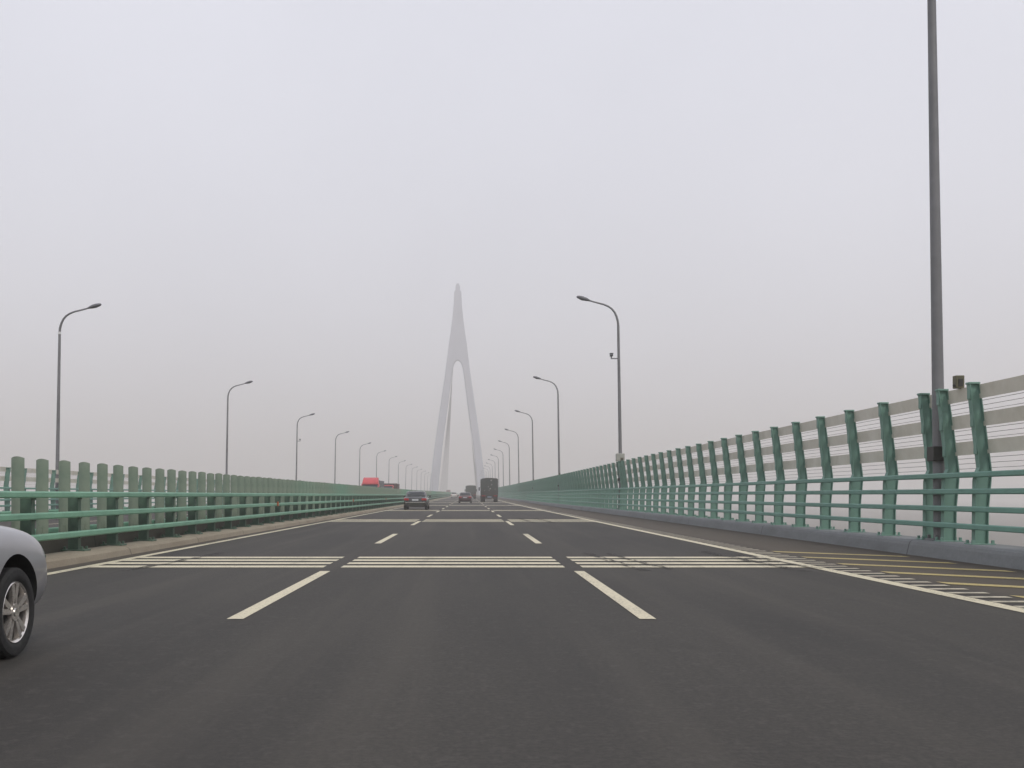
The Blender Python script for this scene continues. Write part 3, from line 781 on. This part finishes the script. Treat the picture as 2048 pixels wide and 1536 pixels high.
def lorry(name, label, loc, rz, cargo_m, cab_m, W_=2.5, Hc=3.6, L=9.0, tarp=True, cabH=2.9, cabW=None, fairing=False, z_floor=1.15, group=None, cab_dx=0):
    """cab at +Y, tail at -Y"""
    t = thing(name, label, "lorry", loc, rz, group); w = W_ / 2; cw = (cabW or W_ - .1) / 2
    yr, yf = -L / 2, L / 2 - 2.2
    b = bmesh.new()
    if tarp:
        nx, nz, ny = 10, 10, 24
        rnd = random.Random(3)
        prof = []
        for k in range(nz + 1): prof.append((-w, z_floor + (Hc - .18 - z_floor) * k / nz))
        for k in range(1, nx): 
            u = -1 + 2 * k / nx; prof.append((u * w * .97, Hc - .10 * u * u - .0))
        for k in range(nz + 1): prof.append((w, z_floor + (Hc - .18 - z_floor) * (1 - k / nz)))
        rows = []
        for j in range(ny + 1):
            y = yr + (yf - yr) * j / ny; row = []
            rib = .03 * abs(math.sin(j * math.pi / 4))
            for i, (x, z) in enumerate(prof):
                s = 1 if x > 0 else -1
                jx = rnd.uniform(-.018, .018); jz = rnd.uniform(-.03, .02) if z > Hc - .3 else 0
                row.append(b.verts.new((x - s * rib * (abs(x) > w * .95) + jx, y, z - rib * (z > Hc - .2) + jz)))
            rows.append(row)
        n = len(prof)
        for r0, r1 in zip(rows, rows[1:]):
            for k in range(n - 1): b.faces.new((r0[k], r0[k + 1], r1[k + 1], r1[k]))
            b.faces.new((r0[n - 1], r0[0], r1[0], r1[n - 1]))
        b.faces.new(rows[0]); b.faces.new(rows[-1][::-1])
        cargo = obj("cargo_cover", b, M[cargo_m], t, 50)
        b = bmesh.new()
        # lacing ropes and gathered flap edges on the tail of the cover
        for xx in (-w * .62, -w * .2, w * .22, w * .64): tube(b, [(xx, yr - .02, z_floor + .1), (xx + .06, yr - .03, (Hc + z_floor) / 2), (xx, yr - .02, Hc - .2)], .022, 6)
        tube(b, [(-w, yr - .02, z_floor + .75), (0, yr - .05, z_floor + .68), (w, yr - .02, z_floor + .76)], .03, 6)
        obj("rope", b, M['darkmetal'], cargo)
        if cargo_m == 'tarp':
            for px, pz, sz in ((.28, 3.30, .10), (.34, 2.62, .07), (-.18, 2.30, .06), (.10, 2.02, .09), (-.72, 1.72, .05), (.86, 1.95, .06), (-.05, 1.80, .06)):
                b = bmesh.new(); box(b, px - sz, px + sz, yr - .045, yr - .015, pz - sz * 1.1, pz + sz * .9, .01)
                for v in b.verts: v.co.x += (v.co.z - pz) * .5
                obj("patch", b, M['patch'], cargo)
        b = bmesh.new(); box(b, -w - .01, w + .01, yr - .03, yr + .05, z_floor - .02, z_floor + .50, .01)
        for k in range(5): box(b, -w + .25 + k * (W_ - .5) / 4 - .03, -w + .25 + k * (W_ - .5) / 4 + .03, yr - .06, yr - .02, z_floor, z_floor + .48)
        obj("tailgate", b, M['darkmetal'], t)
    else:
        box(b, -w, w, yr, yf, z_floor, Hc, .03)
        for k in range(14): 
            y = yr + .3 + k * (yf - yr - .6) / 13
            for s in (-1, 1): box(b, s * w - .02, s * w + .02, y - .04, y + .04, z_floor + .1, Hc - .1)
        box(b, -w - .02, w + .02, yf - .08, yf + .02, Hc - .14, Hc + .02, .01); box(b, -w - .02, w + .02, yr - .02, yr + .08, Hc - .14, Hc + .02, .01)
        obj("cargo_box", b, M[cargo_m], t)
    b = bmesh.new(); box(b, -.45, .45, yr + .1, L / 2 - .4, .70, 1.0, .02); box(b, -w, w, yr, yr + .10, .95, z_floor - .03, .01); box(b, -w + .1, w - .1, yr + .05, yr + .15, .50, .62, .01)
    for s in (-1, 1): box(b, s * .8 - .04, s * .8 + .04, yr + .10, yr + .18, .55, 1.0)
    for s in (-1, 1): box(b, s * w - .04, s * w + .04, yr + 2.9, yf - 1.4, .55, .95)
    obj("chassis", b, M['darkmetal'], t)
    for yy in (yr + .95, yr + 2.2):
        for s in (-1, 1):
            wheel(t, s * (w - .03), yy, .50, .30, s, False, 'tyre', 'darkmetal')
            wheel(t, s * (w - .36), yy, .50, .28, s, False, 'tyre', 'darkmetal')
    for s in (-1, 1): wheel(t, s * (w - .06), L / 2 - 1.25, .50, .30, s, False, 'tyre', 'darkmetal')
    for s in (-1, 1):
        b = bmesh.new(); x0, x1 = sorted((s * .62, s * (w - .12))); box(b, x0, x1, yr - .03, yr + .04, .86, .98, .01); obj("tail_light", b, M['taillight'], t)
        b = bmesh.new(); x0, x1 = sorted((s * (w - .66), s * (w - .04))); box(b, x0, x1, yr + .30, yr + .32, .25, .86); obj("mud_flap", b, M['dark'], t)
    b = bmesh.new(); box(b, -.32, .32, yr - .035, yr + .03, .68, .84, .006); obj("number_plate", b, M['plate_blue'], t)
    # cab
    b = bmesh.new(); yb, yc = L / 2 - 2.05, L / 2; x0, x1 = -cw + cab_dx, cw + cab_dx
    vs = [(yb, .75), (yc - .02, .55), (yc, 1.30), (yc - .06, 1.75), (yc - .30, cabH - .15), (yc - .50, cabH), (yb, cabH)]
    A = [b.verts.new((x0, y, z)) for y, z in vs]; B = [b.verts.new((x1, y, z)) for y, z in vs]
    b.faces.new(A); b.faces.new(B[::-1])
    for k in range(len(vs)): b.faces.new((A[k], A[(k + 1) % len(vs)], B[(k + 1) % len(vs)], B[k]))
    bmesh.ops.bevel(b, geom=list(b.edges), offset=.05, segments=2, affect='EDGES')
    cab = obj("cab", b, M[cab_m], t, 40)
    b = bmesh.new(); g = [(x0 + .12, yc - .035, 1.82), (x1 - .12, yc - .035, 1.82), (x1 - .16, yc - .265, cabH - .24), (x0 + .16, yc - .265, cabH - .24)]
    f0 = [b.verts.new((x, y + .012, z)) for x, y, z in g]; f1 = [b.verts.new((x, y - .03, z)) for x, y, z in g]
    b.faces.new(f0); b.faces.new(f1[::-1])
    for k in range(4): b.faces.new((f0[k], f0[(k + 1) % 4], f1[(k + 1) % 4], f1[k]))
    obj("windscreen", b, M['glass_blue'], cab)
    for s in (-1, 1):
        xs = x1 if s > 0 else x0
        b = bmesh.new(); box(b, xs - .02, xs + .02, yc - 1.25, yc - .45, 1.75, cabH - .35, .01); obj("window", b, M['glass'], cab)
        b = bmesh.new(); box(b, xs + s * .02 - .02 * (s < 0), xs + s * .22 + .0, yc - .10, yc - .04, 2.20, 2.24) if s > 0 else box(b, xs - .22, xs - .0, yc - .10, yc - .04, 2.20, 2.24)
        box(b, xs + s * .22 - .09, xs + s * .22 + .09, yc - .12, yc - .02, 1.75, 2.30, .02); obj("mirror", b, M['dark'], cab)
        b = bmesh.new(); box(b, (x0 + x1) / 2 + s * (cw - .32) - .22, (x0 + x1) / 2 + s * (cw - .32) + .22, yc - .04, yc + .03, .72, .92, .02); obj("headlight", b, M['headlight'], cab)
    b = bmesh.new(); box(b, x0 - .02, x1 + .02, yc - .20, yc + .10, .45, .70, .03); obj("bumper", b, M['darkmetal'], cab)
    b = bmesh.new(); box(b, x0 + .5, x1 - .5, yc - .03, yc + .015, 1.0, 1.45, .01); obj("grille", b, M['dark'], cab)
    b = bmesh.new(); box(b, x0 + .1, x1 - .1, yc - .32, yc - .06, cabH - .22, cabH - .12, .02); obj("sun_visor", b, M['dark'], cab)
    if fairing:
        b = bmesh.new(); vs = [(yb + .1, cabH - .02), (yc - .42, cabH - .02), (yc - .62, cabH + .30), (yb + .45, fairing), (yb + .1, fairing)]
        A = [b.verts.new((x0 + .06 + .10 * (z > cabH), y, z)) for y, z in vs]; B = [b.verts.new((x1 - .06 - .10 * (z > cabH), y, z)) for y, z in vs]
        b.faces.new(A); b.faces.new(B[::-1])
        for k in range(len(vs)): b.faces.new((A[k], A[(k + 1) % len(vs)], B[(k + 1) % len(vs)], B[k]))
        bmesh.ops.bevel(b, geom=list(b.edges), offset=.06, segments=2, affect='EDGES')
        obj("roof_fairing", b, M[cab_m], cab, 40)
    return t

lorry("tarpaulin_lorry", "lorry under a dark green tarpaulin with pale patches in the right lane", (3.12, 160 + 4.5, zr(160)), 0, 'tarp', 'maroon', 2.62, 3.66)
lorry("tarpaulin_lorry", "hazy grey green covered lorry farther ahead in the middle lane", (0.44, 250 + 4.5, zr(250)), 0, 'tarp2', 'maroon', 2.5, 3.2)
lorry("red_lorry", "oncoming lorry with tall bright red cab top showing over the median boards", (-14.35, 152 + 5, zr(152)), math.pi, 'cargo_grey', 'red', 2.5, 3.2, 10, False, 2.75, 2.5, 3.62)
lorry("red_lorry", "farther oncoming lorry with red cab before a dark box body", (-15.15, 200 + 5, zr(200)), math.pi, 'brown_box', 'red', 2.5, 3.2, 10, False, 2.85, 1.9, False, cab_dx=.25)
lorry("distant_lorry", "tiny pinkish lorry far off beyond the end of the green boards", (-12.6, 640, zr(640)), math.pi, 'brown_box', 'red', 2.3, 3.2, 8, False, 2.6, 2.2)

# ------------------------------------------------------------------ haze
bm = bmesh.new(); box(bm, -4700, 4700, -2200, 5700, -16.8, 162)
hz = bpy.data.materials.new("haze"); hz.use_nodes = True; ht = hz.node_tree; ht.nodes.clear()
ho = ht.nodes.new("ShaderNodeOutputMaterial"); hv = ht.nodes.new("ShaderNodeVolumePrincipled")
hv.inputs["Color"].default_value = HAZE_COL; hv.inputs["Density"].default_value = HAZE_DENSITY; hv.inputs["Anisotropy"].default_value = 0.2
ht.links.new(hv.outputs[0], ho.inputs["Volume"])
tag(obj("haze", bm, hz), "pale grey sea haze filling the air over the bridge", "haze", None, 'stuff')
